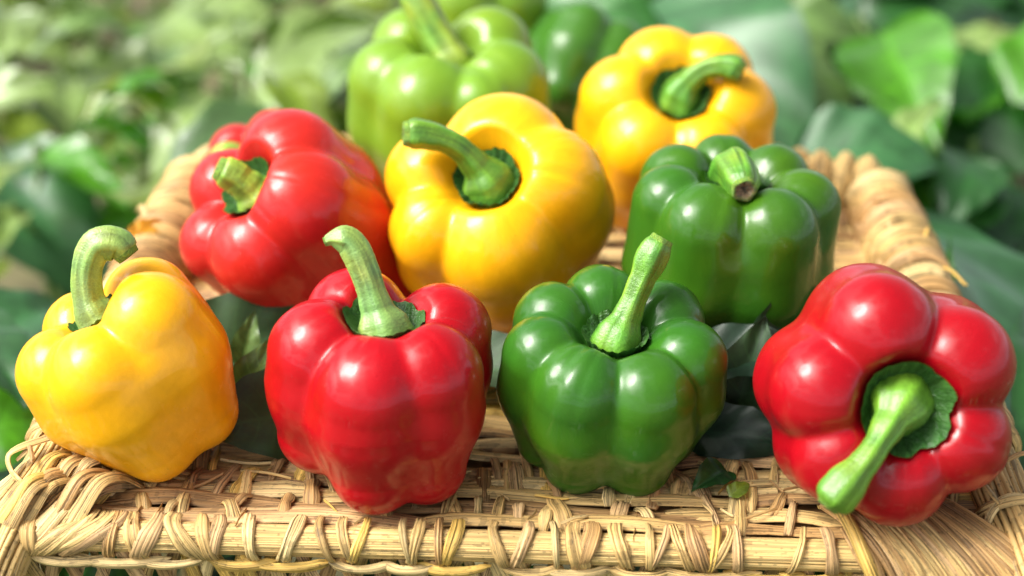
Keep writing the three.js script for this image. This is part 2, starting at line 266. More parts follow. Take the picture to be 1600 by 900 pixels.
  // binding bands round the right bundle near the front corner
  { const s = sides[0], curve = new THREE.CatmullRomCurve3(s.pts), fr = curve.computeFrenetFrames(60);
    for (const [t, w, m, tilt] of [[0.055, 0.007, 2, 0.02], [0.15, 0.005, 2, 0.03], [0.195, 0.006, 0, -0.02]]) {
      const pts = [], L = curve.getLength();
      for (let k = 0; k <= 14; k++) { const a = k / 14 * Math.PI * 2, tt = t + tilt * Math.sin(a), i = Math.round(tt * 60), p = curve.getPointAt(tt), n = fr.normals[i].clone().multiplyScalar(Math.cos(a)).addScaledVector(fr.binormals[i], Math.sin(a)); pts.push({ p: p.addScaledVector(n, s.r0 * 1.1), n }); }
      part('binding_strip', strip(pts, w, { seed: 1600 + t * 100, ribs: 3, seg: 34, bulge: 0.0012 }), STRAW[m], basket);
    } }
  // front left corner: bent bunches and a loose loop
  for (let i = 0; i < 22; i++) {
    const f = i / 21, x = -0.203 + f * 0.036 + (R() - 0.5) * 0.006, z = -0.012 - R() * 0.03, h = 0.006 + R() * 0.011;
    const pts = [P(x + 0.012 + R() * 0.008, 0.0, z - 0.014), P(x + 0.006, h * 0.8, z - 0.006, 0, 1, 0.2), P(x, h, z + 0.002, -0.2, 1, 0.4), P(x - 0.006, h * 0.5, z + 0.01, -0.3, 0.7, 0.8), P(x - 0.012 - R() * 0.006, -0.004, z + 0.017, -0.3, 0.3, 1)];
    part('knot_strip', strip(pts, 0.005 + R() * 0.003, { seed: 1700 + i, ribs: 3 + Math.floor(R() * 2), seg: 20, bulge: 0.0014, depth: 0.001 }), STRAW[pick([0, 2, 1, 5, 4, 3])], basket);
  }
  { const pts = [P(-0.176, 0.014, -0.052), P(-0.185, 0.0205, -0.043, 0, 1, 0.3), P(-0.199, 0.02, -0.037, -0.2, 1, 0.3), P(-0.2115, 0.0165, -0.03, -1, 0.6, 0.3), P(-0.21, 0.012, -0.026, -1, 0, 0.5), P(-0.2, 0.006, -0.019, -1, -0.2, 0.6), P(-0.19, 0.001, -0.01, 0, 0.5, 1)]; part('loose_strip', strip(pts, 0.0042, { seed: 1790, ribs: 2, seg: 34, bulge: 0.0008 }), STRAW[0], basket); }
  // knots under the rim and the crossed strips of the side below
  for (let i = 0; i < 15; i++) {
    const x = X(90 + i * 92 + (R() - 0.5) * 40), l = 0.012 + R() * 0.01, y = YB - RB - 0.0016;
    part('knot_strip', strip([P(x - l, y + 0.001, 0.0, 0, 0.3, 1), P(x - l * 0.4, y - 0.0006, 0.0025, 0, 0.3, 1), P(x + l * 0.4, y - 0.0004, 0.0025, 0, 0.3, 1), P(x + l, y + 0.001, 0.0, 0, 0.3, 1)], 0.0042, { seed: 1800 + i, ribs: 1, seg: 14, bulge: 0.001, taper: 0.9 }), STRAW[pick([5, 2, 0])], basket);
  }
  for (let i = 0; i < 64; i++) {
    const x = -0.2 + (i >> 1) * 0.0128 + (R() - 0.5) * 0.005, d = (i & 1 ? 1 : -1) * (0.03 + R() * 0.02), zz = -0.003 + (i & 1) * 0.0016, pts = [];
    for (let k = 0; k <= 6; k++) { const f = k / 6; pts.push(P(x + d * f * 2.4, YB - RB + 0.002 - f * 0.28, zz + 0.002 * Math.sin(f * 20 + i) - 0.01 * f, 0, 0, 1)); }
    part('lattice_strip', strip(pts, 0.0055 + R() * 0.003, { seed: 1900 + i, ribs: 3, seg: 24, bulge: 0.0008, depth: 0.0006 }), STRAW[straw()], basket);
  }
  for (const sx of [-1, 1]) for (let i = 0; i < 22; i++) {
    const z = -0.01 - (i >> 1) * 0.028, d = (i & 1 ? 1 : -1) * 0.05, pts = [];
    for (let k = 0; k <= 4; k++) { const f = k / 4; pts.push(P(sx * (0.198 - 0.012 * f + (i & 1) * 0.0016), -0.006 - f * 0.29, z + d * f, sx, 0, 0)); }
    part('lattice_strip', strip(pts, 0.009, { seed: 2000 + i, ribs: 3, seg: 12 }), STRAW[straw()], basket);
  }
}

// ------------------------------------------------------------------ plants of the field
function leafGeo(seed, wide, droop, fold) {
  const R = rng(seed), nu = 16, nv = 10, pos = [], uv = [], idx = [], w1 = R() * 6, w2 = R() * 6;
  for (let i = 0; i <= nu; i++) for (let j = 0; j <= nv; j++) {
    const u = i / nu, s = j / nv * 2 - 1, w = wide * Math.pow(Math.sin(Math.PI * Math.pow(u, 0.72)), 0.85) * (1 - 0.25 * u) * (1 + 0.04 * Math.sin(u * 17 + w1)), x = u - 0.1 * droop * u * u;
    const y = 0.12 * Math.sin(u * 2.4) - droop * u * u * 0.55 + fold * Math.abs(s) * w * 0.5 + 0.018 * Math.sin(u * 22 - Math.abs(s) * 5 + w2) * Math.abs(s) + 0.03 * Math.sin(u * 6 + s * 2 + w1) * Math.abs(s);
    pos.push(x, y, s * w / 2); uv.push(u, 0.5 + s * 0.5);
    if (i < nu && j < nv) { const a = i * (nv + 1) + j; idx.push(a, a + 1, a + nv + 1, a + 1, a + nv + 2, a + nv + 1); }
  }
  return geom(pos, uv, idx);
}
const LEAVES = [leafGeo(1, 0.62, 0.5, 0.25), leafGeo(2, 0.55, 0.8, 0.35), leafGeo(3, 0.7, 0.3, 0.2), leafGeo(4, 0.5, 1.1, 0.3), leafGeo(5, 0.6, 0.15, 0.45)];
function leaf(parent, base, dir, up, len, geo, mat) {
  const x = dir.clone().normalize(), y = up.clone().addScaledVector(x, -up.dot(x)).normalize(), z = x.clone().cross(y), m = part('leaf', geo, mat, parent);
  m.applyMatrix4(new THREE.Matrix4().makeBasis(x.multiplyScalar(len), y.multiplyScalar(len), z.multiplyScalar(len)).setPosition(base)); return m;
}
const stalkGeo = new THREE.CylinderGeometry(0.6, 1, 1, 7); stalkGeo.translate(0, 0.5, 0);
function stalk(parent, a, b, r, name = 'stem') { const m = part(name, stalkGeo, STALK, parent), d = b.clone().sub(a); m.position.copy(a); m.quaternion.setFromUnitVectors(V(0, 1, 0), d.clone().normalize()); m.scale.set(r, d.length(), r); return m; }
function plant(label, x, z, h, n, seed, palette, size = 0.12, group) {
  const R = rng(seed), g = thing('pepper_plant', label, 'plant', [x, -0.29, z], group);
  stalk(g, V(0, -0.02, 0), V(0.02 * (R() - 0.5), h * 0.9, 0.02 * (R() - 0.5)), 0.006);
  for (let b = 0; b < 3; b++) stalk(g, V(0, h * (0.3 + 0.15 * b), 0), V(0.09 * Math.cos(b * 2.1 + seed), h * (0.75 + 0.12 * b), 0.09 * Math.sin(b * 2.1 + seed)), 0.0035, 'branch');
  for (let i = 0; i < n; i++) {
    const a = i * 2.4 + R() * 0.8 + seed, f = Math.pow((i + 0.5) / n, 0.8), rr = (0.02 + 0.1 * R()) * (1.15 - 0.5 * f), y = h * (0.25 + 0.8 * f) + (R() - 0.5) * 0.04;
    const o = V(Math.cos(a) * rr, y, Math.sin(a) * rr), d = V(Math.cos(a + (R() - 0.5)), 0.35 - 0.7 * R(), Math.sin(a + (R() - 0.5)));
    leaf(g, o, d, V((R() - 0.5) * 0.7, 1, (R() - 0.5) * 0.7), size * (0.7 + 0.6 * R()), LEAVES[Math.floor(R() * 5)], LEAF[palette[Math.floor(R() * palette.length)]]);
  }
  return g;
}
const SUN_TONES = ['olive', 'pale', 'olive', 'olive', 'bright', 'white', 'pale', 'white'], SHADE_TONES = ['mid', 'dark', 'blue', 'mid', 'dark', 'bright', 'blue', 'mid'];  // light and shade put into leaf colours: lighter left, darker elsewhere
for (let i = 0; i < 6; i++) plant('green plant of the field standing in front of the basket below the picture', -0.5 + i * 0.2, 0.2 + 0.08 * (i % 2), 0.17, 14, 400 + i, SHADE_TONES, 0.1, 'unseen plants added in front of the basket');  // out of view, added to even out reflections in the peppers
{
  const R = rng(5), rows = [[-0.64, 6], [-0.88, 6], [-1.15, 7], [-1.45, 8], [-1.8, 8], [-2.2, 9]];
  rows.forEach(([z, n], r) => { for (let i = 0; i < n; i++) {
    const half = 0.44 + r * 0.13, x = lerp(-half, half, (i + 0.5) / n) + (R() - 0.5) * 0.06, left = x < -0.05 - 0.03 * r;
    plant((left ? 'sunlit' : 'green') + ' pepper plant of the field in the blurred background ' + (left ? 'on the left' : 'on the right'), x, z + (R() - 0.5) * 0.08, 0.2 + R() * 0.1, left ? 22 : 20, 100 + r * 20 + i, left ? SUN_TONES : SHADE_TONES, left ? 0.085 : 0.11, left ? 'sun tinted plants in the blurred background' : 'green plants in the blurred background');
  } });
}
plant('dark leafy plant beside the left edge of the basket', -0.36, -0.28, 0.22, 18, 301, ['dark', 'blue', 'dark', 'mid', 'bright'], 0.12);
plant('leafy plant by the left rim close behind the front yellow pepper', -0.36, -0.02, 0.16, 14, 302, ['dark', 'bright', 'mid'], 0.1);
plant('dark bluish plant at the right edge close to the front red pepper', 0.37, -0.24, 0.22, 18, 303, ['blue', 'dark', 'blue'], 0.14);
plant('dark leafy plant beside the basket near the lower right corner', 0.36, 0.0, 0.16, 14, 304, ['dark', 'dark', 'mid'], 0.11);

// large leaves that can be told apart, each group on a plant of its own: [base, tip, normal, shape, tone, width]
function leafyPlant(label, x, z, list) {
  const g = thing('pepper_plant', label, 'plant', [x, -0.29, z]), top = V(0, 0.16, 0); stalk(g, V(0, -0.02, 0), top, 0.005);
  for (const [b, t, n, geo, mat, w = 1] of list) {
    const B = V(b[0] - x, b[1] + 0.29, b[2] - z), T = V(t[0] - x, t[1] + 0.29, t[2] - z), d = T.clone().sub(B), m = leaf(g, B, d, V(...n), d.length(), LEAVES[geo], LEAF[mat]);
    m.scale.z *= w; stalk(g, top, B, 0.0025, 'leaf_stalk');
  }
}
leafyPlant('plant with a large pale arching leaf behind the back right yellow pepper', 0.24, -0.66, [[[0.165, -0.03, -0.73], [0.24, -0.09, -0.5], [0.3, 1, 0.3], 3, 'pale', 1.1], [[0.188, -0.024, -0.73], [0.285, -0.03, -0.7], [0, 0.7, 0.8], 0, 'pale'], [[0.1, 0.0, -0.68], [0.205, -0.04, -0.46], [-0.3, 0.9, 0.2], 1, 'blue', 1.2], [[0.02, 0.01, -0.66], [0.13, -0.01, -0.6], [0, 0.8, 0.6], 0, 'mid']]);
leafyPlant('plant with a bright green upright leaf behind the right rim of the basket', 0.33, -0.72, [[[0.29, -0.03, -0.7], [0.31, -0.075, -0.56], [-0.3, 0.7, 0.6], 4, 'bright', 1.1], [[0.34, -0.11, -0.66], [0.42, -0.045, -0.69], [0, 0.6, 0.9], 2, 'mid', 1.6], [[0.31, -0.08, -0.9], [0.43, -0.07, -0.9], [0, 0.8, 0.5], 0, 'dark', 1.2], [[0.36, -0.09, -0.78], [0.46, -0.05, -0.8], [-0.2, 1, 0.2], 1, 'white'], [[0.27, -0.115, -0.54], [0.39, -0.11, -0.54], [0, 0.8, 0.6], 2, 'dark', 1.3]]);
leafyPlant('plant with a flat bluish leaf just behind the back right rim corner', 0.25, -0.52, [[[0.19, -0.045, -0.49], [0.29, -0.042, -0.48], [0, 0.9, 0.5], 2, 'blue', 1.2], [[0.26, -0.07, -0.5], [0.312, -0.04, -0.58], [-0.5, 0.8, 0.3], 4, 'white', 0.7], [[0.3, -0.1, -0.5], [0.36, -0.07, -0.55], [0.2, 0.9, 0.3], 0, 'mid', 1.2]]);
leafyPlant('plant with a large dark bluish leaf at the right edge of the picture', 0.33, -0.3, [[[0.235, -0.03, -0.37], [0.295, -0.085, -0.2], [0.6, 0.7, 0.4], 0, 'blue', 1.3], [[0.26, -0.1, -0.36], [0.34, -0.1, -0.28], [0, 1, 0.2], 2, 'dark', 1.3], [[0.24, -0.12, -0.2], [0.3, -0.13, -0.1], [0, 1, 0.2], 2, 'dark', 1.3]]);
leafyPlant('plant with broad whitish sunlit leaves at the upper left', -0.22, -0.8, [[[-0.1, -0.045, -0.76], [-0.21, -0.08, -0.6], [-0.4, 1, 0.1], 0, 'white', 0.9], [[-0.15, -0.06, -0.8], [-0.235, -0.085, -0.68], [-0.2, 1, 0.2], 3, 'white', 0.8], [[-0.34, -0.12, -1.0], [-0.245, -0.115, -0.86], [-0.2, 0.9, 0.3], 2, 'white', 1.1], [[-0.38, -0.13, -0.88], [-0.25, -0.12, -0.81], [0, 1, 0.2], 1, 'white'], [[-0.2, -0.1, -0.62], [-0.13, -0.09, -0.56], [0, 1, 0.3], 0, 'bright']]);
leafyPlant('plant with a grey green arching leaf behind the left rim of the basket', -0.2, -0.46, [[[-0.15, -0.02, -0.5], [-0.25, -0.06, -0.43], [-0.2, 0.9, 0.5], 0, 'haze', 0.8], [[-0.25, -0.07, -0.5], [-0.2, -0.05, -0.42], [-0.3, 1, 0], 2, 'olive', 1.1]]);
leafyPlant('plant with long green leaves at the left edge of the picture', -0.36, -0.6, [[[-0.43, -0.085, -0.67], [-0.35, -0.066, -0.68], [0, 0.8, 0.5], 4, 'white', 1], [[-0.42, -0.12, -0.65], [-0.29, -0.15, -0.52], [0, 1, 0.3], 1, 'blue', 1.1], [[-0.36, -0.1, -0.62], [-0.28, -0.1, -0.56], [0, 1, 0.3], 0, 'bright', 0.8]]);
leafyPlant('plant with a bright green leaf beside the left yellow pepper', -0.31, -0.2, [[[-0.3, -0.083, -0.2], [-0.245, -0.079, -0.22], [0, 0.8, 0.6], 2, 'bright', 1.5], [[-0.31, -0.08, -0.28], [-0.26, -0.058, -0.345], [0.2, 1, 0.3], 1, 'blue', 1.4], [[-0.3, -0.09, -0.26], [-0.25, -0.1, -0.24], [0, 1, 0.3], 0, 'dark', 1.6]]);
leafyPlant('low plant whose dark leaves show under the front rim of the basket', 0.0, -0.06, [-0.17, -0.11, -0.04, 0.02, 0.07, 0.13].map((x, i) => [[x - 0.03, -0.05 - 0.006 * (i % 2), -0.03], [x + 0.045, -0.058, -0.012 - 0.008 * (i % 3)], [0, 0.7, 0.7], i % 5, i % 3 ? 'dark' : 'mid', 1.2]));

// ------------------------------------------------------------------ bell peppers
const TINT = {
  yellow: [[0.9, 0.425, 0.005], [0.9, 0.4, 0.005], [0.9, 0.455, 0.008]], red: [[0.4, 0.0022, 0.008], [0.36, 0.0018, 0.006], [0.44, 0.0035, 0.01]],
  crimson: [[0.34, 0.002, 0.008], [0.3, 0.0015, 0.006], [0.37, 0.003, 0.009]],
  orangered: [[0.5, 0.012, 0.012], [0.52, 0.022, 0.01], [0.53, 0.016, 0.018]], green: [[0.026, 0.125, 0.008], [0.05, 0.135, 0.005], [0.024, 0.105, 0.013]],
  sage: [[0.04, 0.14, 0.014], [0.05, 0.15, 0.012], [0.04, 0.13, 0.018]],
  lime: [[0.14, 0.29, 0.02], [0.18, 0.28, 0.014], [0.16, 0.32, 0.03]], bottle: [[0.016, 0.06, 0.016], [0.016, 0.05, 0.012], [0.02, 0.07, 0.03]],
};
const D2R = Math.PI / 180;
// c: {name,label, at:[x,y,z], R, H, axis:[right,up,near], lobes:[[angle, size, rise]...], tint, stem:{pts,r,mat}, res}
function pepper(c) {
  const R = rng(c.seed), size = c.R, H = c.H ?? 0.95, gp = c.gap ?? 0.55, n = c.lobes.length;
  const ax = RIGHT.clone().multiplyScalar(c.axis[0]).addScaledVector(UPV, c.axis[1]).addScaledVector(NEAR, c.axis[2]).normalize();
  const xh = RIGHT.clone().addScaledVector(ax, -RIGHT.dot(ax)).normalize(), zh = xh.clone().cross(ax).normalize();
  const M = new THREE.Matrix4().makeBasis(xh, ax, zh), bot = c.bottom ?? 0.8;
  // each lobe: three balls from shoulder to base, joined by tapered segments
  const L = c.lobes.map(([deg, s = 1, rise = 0, low = 0]) => {
    const a = deg * D2R, rt = (n > 6 ? 0.37 : n > 5 ? 0.41 : n > 4 ? 0.455 : 0.5) * s, k = 1 - rt, cx = Math.cos(a), cz = Math.sin(a), a2 = a + (R() - 0.5) * 0.2, rm = rt * 1.06, rb = rt * 0.74, kb = bot - rb;
    return [[k * cx, H - rt + rise, k * cz, rt], [(1 - rm) * cx * 1.02, 0.05 + rise * 0.3, (1 - rm) * cz * 1.02, rm], [kb * Math.cos(a2), -(H - rb) + low, kb * Math.sin(a2), rb]];
  });
  const seg = (x, y, z, A, B) => { const bx = B[0] - A[0], by = B[1] - A[1], bz = B[2] - A[2], t = clamp(((x - A[0]) * bx + (y - A[1]) * by + (z - A[2]) * bz) / (bx * bx + by * by + bz * bz), 0, 1), dx = x - A[0] - bx * t, dy = y - A[1] - by * t, dz = z - A[2] - bz * t; return Math.sqrt(dx * dx + dy * dy + dz * dz) - (A[3] + (B[3] - A[3]) * t); };
  const smin = (a, b, k) => { const h = Math.max(k - Math.abs(a - b), 0) / k; return Math.min(a, b) - h * h * h * k / 6; };
  const kt = c.kt ?? 0.1, km = c.km ?? 0.2, fill = c.fill ?? 0.86, ft = c.top ?? 0.28, cav = c.cav ?? 0.38, cd = c.cd ?? 0.08, cf = H - (c.floor ?? 0.28);
  const field = (x, y, z) => {
    const k = lerp(km, kt, sstep(y, -0.1, H * 0.85));
    let d = 1e3;
    for (const l of L) d = smin(d, smin(seg(x, y, z, l[0], l[1]), seg(x, y, z, l[1], l[2]), 0.12), k);
    const rho = Math.hypot(x, z);
    { const y1 = H - ft, yb = -H + 0.1, yc = (y1 + yb) / 2, hh = (y1 - yb) / 2, tp = lerp(bot, 1, sstep(y, -H, 0.25)), r0 = 0.42, qx = rho / tp - (fill - r0), qy = Math.abs(y - yc) - (hh - r0); d = smin(d, Math.hypot(Math.max(qx, 0), Math.max(qy, 0)) + Math.min(Math.max(qx, qy), 0) - r0, 0.2); }
    d = smin(d, seg(x, y, z, [0, cf - 0.46, 0, 0.46], [0, -H + 0.62, 0, 0.4]), 0.22);
    const hole = Math.hypot(x, (y - (H + cd + 0.0)) * 0.9, z) - cav;            // the stem cavity
    const kk = 0.14, hh = Math.max(kk - Math.abs(d + hole), 0) / kk;
    d = Math.max(d, -hole) + hh * hh * hh * kk / 6;
    return d;
  };
  const folds = Array.from({ length: 7 }, () => [R() * 6.283, 0.006 + 0.016 * R(), 0.05 + 0.06 * R(), 0.05 + 0.35 * R()]);   // short creases that run down from the shoulder
  const NT = c.res ?? 170, NP = NT * 2 - (NT % 2), pos = [], uv = [], idx = [], col = [], T = TINT[c.tint], so = R() * 50;
  for (let i = 0; i <= NT; i++) {
    const th = Math.pow(i / NT, 0.92) * Math.PI, st = Math.sin(th), ct = Math.cos(th);
    for (let j = 0; j <= NP; j++) {
      const ph = (j % NP) / NP * Math.PI * 2, dx = st * Math.cos(ph), dz = st * Math.sin(ph);
      let r = 0.25, s = 0.06;
      while (r < 2 && field(dx * r, ct * r, dz * r) < 0) r += s;
      let lo = r - s, hi = r;
      for (let q = 0; q < 11; q++) { const m = (lo + hi) / 2; field(dx * m, ct * m, dz * m) < 0 ? (lo = m) : (hi = m); }
      r = (lo + hi) / 2;
      r += 0.009 * fbm(dx * 1.7 + so, ct * 1.7, dz * 1.7) + 0.004 * noise3(dx * 5 + so, ct * 2.2, dz * 5) * (c.lumpy ?? 1) + 0.0038 * noise3(Math.cos(ph) * 9, ct * 1.2 + so, Math.sin(ph) * 9) * sstep(ct, 0.0, 0.6) * (c.folds ?? 0.3);
      for (const [fa, fd, fw, fy] of folds) { const da = Math.atan2(Math.sin(ph - fa), Math.cos(ph - fa)) / fw; if (Math.abs(da) < 3) r -= fd * (c.folds ?? 0.35) * Math.exp(-da * da) * sstep(ct, fy, fy + 0.35); }
      pos.push(dx * r * size, ct * r * size, dz * r * size); uv.push(ph * size / 0.03, th * size / 0.03);
      const a = clamp(0.5 + 0.9 * fbm(dx * 1.3 + so, ct * 1.3 + 4, dz * 1.3), 0, 1), b = clamp(0.3 + 1.1 * fbm(dx * 2.4 - so, ct * 2.4, dz * 2.4), 0, 1), m = 1 + 0.03 * noise3(dx * 9 + so, ct * 9, dz * 9) + 0.05 * noise3(Math.cos(ph) * 12 + so, ct * 1.6, Math.sin(ph) * 12);
      for (let q = 0; q < 3; q++) col.push(lerp(lerp(T[0][q], T[1][q], a), T[2][q], b * 0.7) * m);
      if (i < NT && j < NP) { const p = i * (NP + 1) + j; idx.push(p, p + 1, p + NP + 1, p + 1, p + NP + 2, p + NP + 1); }
    }
  }
  const bodyG = geom(pos, uv, idx, col);
  { const nn = bodyG.attributes.normal; for (let i = 0; i <= NT; i++) { const a = i * (NP + 1), b = a + NP, v = V(nn.getX(a) + nn.getX(b), nn.getY(a) + nn.getY(b), nn.getZ(a) + nn.getZ(b)).normalize(); nn.setXYZ(a, v.x, v.y, v.z); nn.setXYZ(b, v.x, v.y, v.z); } }
  bodyG.applyMatrix4(M); bodyG.computeBoundingBox();
  const low = bodyG.boundingBox.min.y, g = thing(c.name ?? 'bell_pepper', c.label, 'bell pepper', [c.at[0], c.at[1] + low, c.at[2]], c.group);
  if (c.debug) console.log(c.label.slice(0, 40), 'lowest', (c.at[1] + low).toFixed(4));
  const put = (geo) => geo.translate(0, -low, 0);
  part('body', put(bodyG), SKIN, g);
  if (c.stem) {
    const down = (x, z) => { let y = H + 0.5; while (y > -1 && field(x, y, z) > 0) y -= 0.02; let lo = y, hi = y + 0.02; for (let q = 0; q < 8; q++) { const m = (lo + hi) / 2; field(x, m, z) < 0 ? (lo = m) : (hi = m); } return lo; };
    const y0 = down(0, 0);
    // calyx: a crimped collar that lies on the cavity floor, its rim turned up
    const rc = c.calyx ?? 0.27, pts = c.points ?? 6, curl = c.curl ?? 0.05, cp = [], cu = [], ci = [], cc = [], NR = 9, NA = 72, p0 = R() * 6;
    for (let side = 0; side < 2; side++) for (let i = 0; i <= NR; i++) for (let j = 0; j <= NA; j++) {
      const a = (j % NA) / NA * Math.PI * 2, f = i / NR, star = 1 + 0.1 * Math.abs(Math.sin(a * pts / 2 + p0)) ** 0.7 - 0.07 + 0.05 * noise3(Math.cos(a) * 3 + p0, Math.sin(a) * 3, 1), rr = rc * star * f;
      const sy = Math.min(down(rr * Math.cos(a), rr * Math.sin(a)), y0 + 0.3), up = 0.032 + curl * f ** 3 + 0.03 * f * noise3(Math.cos(a) * 4 + p0, Math.sin(a) * 4, 7) + 0.012 * f * Math.sin(a * 22 + p0) * (c.crimp ?? 1);
      const y = lerp(y0, sy, c.hug ?? 1) + up + 0.012 * f * noise3(Math.cos(a) * 9 * f, Math.sin(a) * 9 * f, p0) - side * 0.045 * (1 - f ** 14);
      cp.push(rr * Math.cos(a) * size, y * size, rr * Math.sin(a) * size); cu.push(rr * Math.cos(a) * 0.9, rr * Math.sin(a) * 0.9);
      const k = lerp(1.5, 0.8, f) * (f > 0.93 ? 1.5 : 1); cc.push(k * 1.05, k, k);
      if (i < NR && j < NA) { const q = side * (NR + 1) * (NA + 1) + i * (NA + 1) + j; side ? ci.push(q, q + 1, q + NA + 1, q + 1, q + NA + 2, q + NA + 1) : ci.push(q, q + NA + 1, q + 1, q + 1, q + NA + 1, q + NA + 2); }
    }
    part('calyx', put(geom(cp, cu, ci, cc).applyMatrix4(M)), CALYX, g);
    // stem: given as steps to the right, up and towards the viewer in thousandths of the pepper's half width
    const base = ax.clone().multiplyScalar((y0 + 0.0) * size), S = c.stem, q = [base.clone().addScaledVector(ax, -0.03 * size), base.clone().addScaledVector(ax, 0.05 * size)];
    for (const [r, u, nr] of S.pts) q.push(base.clone().addScaledVector(RIGHT, r * size / 1000).addScaledVector(UPV, u * size / 1000).addScaledVector(NEAR, nr * size / 1000));
    const cur = new THREE.CatmullRomCurve3(q, false, 'centripetal'), NS = 46, NC = 40, fr = cur.computeFrenetFrames(NS), sp = [], su = [], si = [], sc = [], rad = S.r, len = cur.getLength(), ribs = S.ribs ?? 5, rp = R() * 6;
    const rAt = (t) => { const f = t * (rad.length - 1), i = Math.min(rad.length - 2, Math.floor(f)), w = f - i; return lerp(rad[i], rad[i + 1], w * w * (3 - 2 * w)); };
    for (let i = 0; i <= NS; i++) for (let j = 0; j <= NC; j++) {
      const t = i / NS, a = (j % NC) / NC * Math.PI * 2, p = cur.getPointAt(t), rib = Math.cos(a * ribs + rp + t * 1.2), near = sstep(t, 0, 0.12);
      const rr = rAt(t) * size * (1 + (S.amp ?? 0.065) * rib * (0.6 + 0.4 * near) + 0.04 * noise3(Math.cos(a) * 2 + rp, Math.sin(a) * 2, t * 7) + 0.02 * noise3(Math.cos(a) * 1.2, Math.sin(a) * 1.2 + rp, t * 40) * (S.rings ?? 1)) * Math.sqrt(1 - (S.round ?? 0.35) * clamp((t - 0.92) / 0.08, 0, 1) ** 2);
      p.addScaledVector(fr.normals[i], Math.cos(a) * rr).addScaledVector(fr.binormals[i], Math.sin(a) * rr); sp.push(p.x, p.y, p.z); su.push(a / 6.283, t * len / 0.06);
      const k = (0.92 + 0.14 * rib) * (1 + 0.12 * noise3(a * 2, t * 6, rp)), yl = 1 + 0.25 * noise3(t * 5 + rp, Math.cos(a), Math.sin(a)); sc.push(k * yl, k, k * 0.95);
      if (i < NS && j < NC) { const b = i * (NC + 1) + j; si.push(b, b + 1, b + NC + 1, b + 1, b + NC + 2, b + NC + 1); }
    }
    const sm = part('stem', put(geom(sp, su, si, sc)), STEM[S.mat ?? 'fresh'], g);
    // the cut end, slightly hollow
    const ep = [], eu = [], ei = [], ec = [], tan = cur.getTangentAt(1), o = NS * (NC + 1) * 3, ctr = cur.getPointAt(1);
    for (let i = 0; i <= 5; i++) for (let j = 0; j <= NC; j++) {
      const f = 1 - i / 5, hgt = (i === 0 ? 0 : i === 1 ? 0.045 : 0.05 - 0.07 * (1 - f) + 0.02 * noise3(i, j * 0.7, rp)) * size * (rAt(1) / 0.13) * ((S.round ?? 0) > 0.5 ? 0.35 : 1), v = V(sp[o + j * 3], sp[o + j * 3 + 1], sp[o + j * 3 + 2]);
      v.lerp(ctr, 1 - (i === 1 ? 0.9 : f * (i === 0 ? 1 : 0.98))).addScaledVector(tan, hgt); ep.push(v.x, v.y, v.z); eu.push(f * Math.cos(j / NC * 6.283), f * Math.sin(j / NC * 6.283));
      const k = 0.75 + 0.35 * noise3(i * 1.7, Math.cos(j / NC * 6.283) * 3, Math.sin(j / NC * 6.283) * 3), gr = i < 2 ? 1 : 0; ec.push(lerp(k * (S.cut ?? 0.62), 0.42, gr), lerp(k * (S.cut ? S.cut * 0.78 : 0.85), 0.78, gr), lerp(k * (S.cut ? 0.7 : 0.36), 0.16, gr));
      if (i < 5 && j < NC) { const b = i * (NC + 1) + j; ei.push(b, b + 1, b + NC + 1, b + 1, b + NC + 2, b + NC + 1); }
    }
    part('cut_end', put(geom(ep, eu, ei, ec)), CUT, sm);
  }
  return g;
}
pepper({ seed: 11, label: 'yellow bell pepper at the front left corner, its curved pale green stem bent right', at: [-0.1575, 0.0435, -0.058], R: 0.0437, H: 0.92, axis: [-0.42, 0.78, 0.46], lobes: [[15, 1.1, 0.08], [95, 1.1, -0.04], [160, 0.95, -0.06, 0.1], [225, 0.85, -0.06, 0.12], [300, 0.95, -0.02]], folds: 0.2, tint: 'yellow', fill: 0.9, bottom: 0.76,
  stem: { pts: [[-140, 260, 60], [-150, 560, 120], [-40, 800, 150], [160, 800, 130], [215, 730, 120]], r: [0.24, 0.19, 0.145, 0.14, 0.15, 0.165, 0.15], mat: 'pale' } });
pepper({ seed: 12, label: 'red bell pepper at the centre of the front row, stem curving up and left', at: [-0.0535, 0.0445, -0.046], R: 0.0476, H: 0.86, axis: [0.06, 0.85, 0.52], lobes: [[172, 1.05, 0, 0.08], [97, 1.12, -0.04], [42, 1.05, 0], [330, 0.95, 0], [240, 1, 0]], tint: 'red', fill: 0.78, km: 0.14, kt: 0.08, bottom: 0.92, calyx: 0.34, curl: 0.0, crimp: 0.5, floor: 0.22, cav: 0.38,
  stem: { pts: [[-60, 260, 60], [-150, 560, 100], [-290, 830, 130], [-430, 850, 150], [-480, 830, 150]], r: [0.3, 0.22, 0.14, 0.12, 0.12, 0.13, 0.12, 0.05], mat: 'pale' } });
pepper({ seed: 13, label: 'dark green bell pepper in the front row between the two red ones', at: [0.0415, 0.038, -0.058], R: 0.0472, H: 0.8, axis: [0.04, 0.77, 0.63], lobes: [[122, 1.15, 0], [62, 1.15, -0.02], [10, 1, 0], [318, 1, 0], [262, 1, 0], [215, 1, 0], [170, 1, 0]], floor: 0.24, folds: 0.9, tint: 'green', fill: 0.84, km: 0.12, kt: 0.08, bottom: 0.84, calyx: 0.29,
  stem: { pts: [[110, 300, 60], [240, 620, 100], [350, 860, 120], [390, 930, 125]], r: [0.25, 0.2, 0.13, 0.108, 0.112, 0.14, 0.135], mat: 'fresh' } });
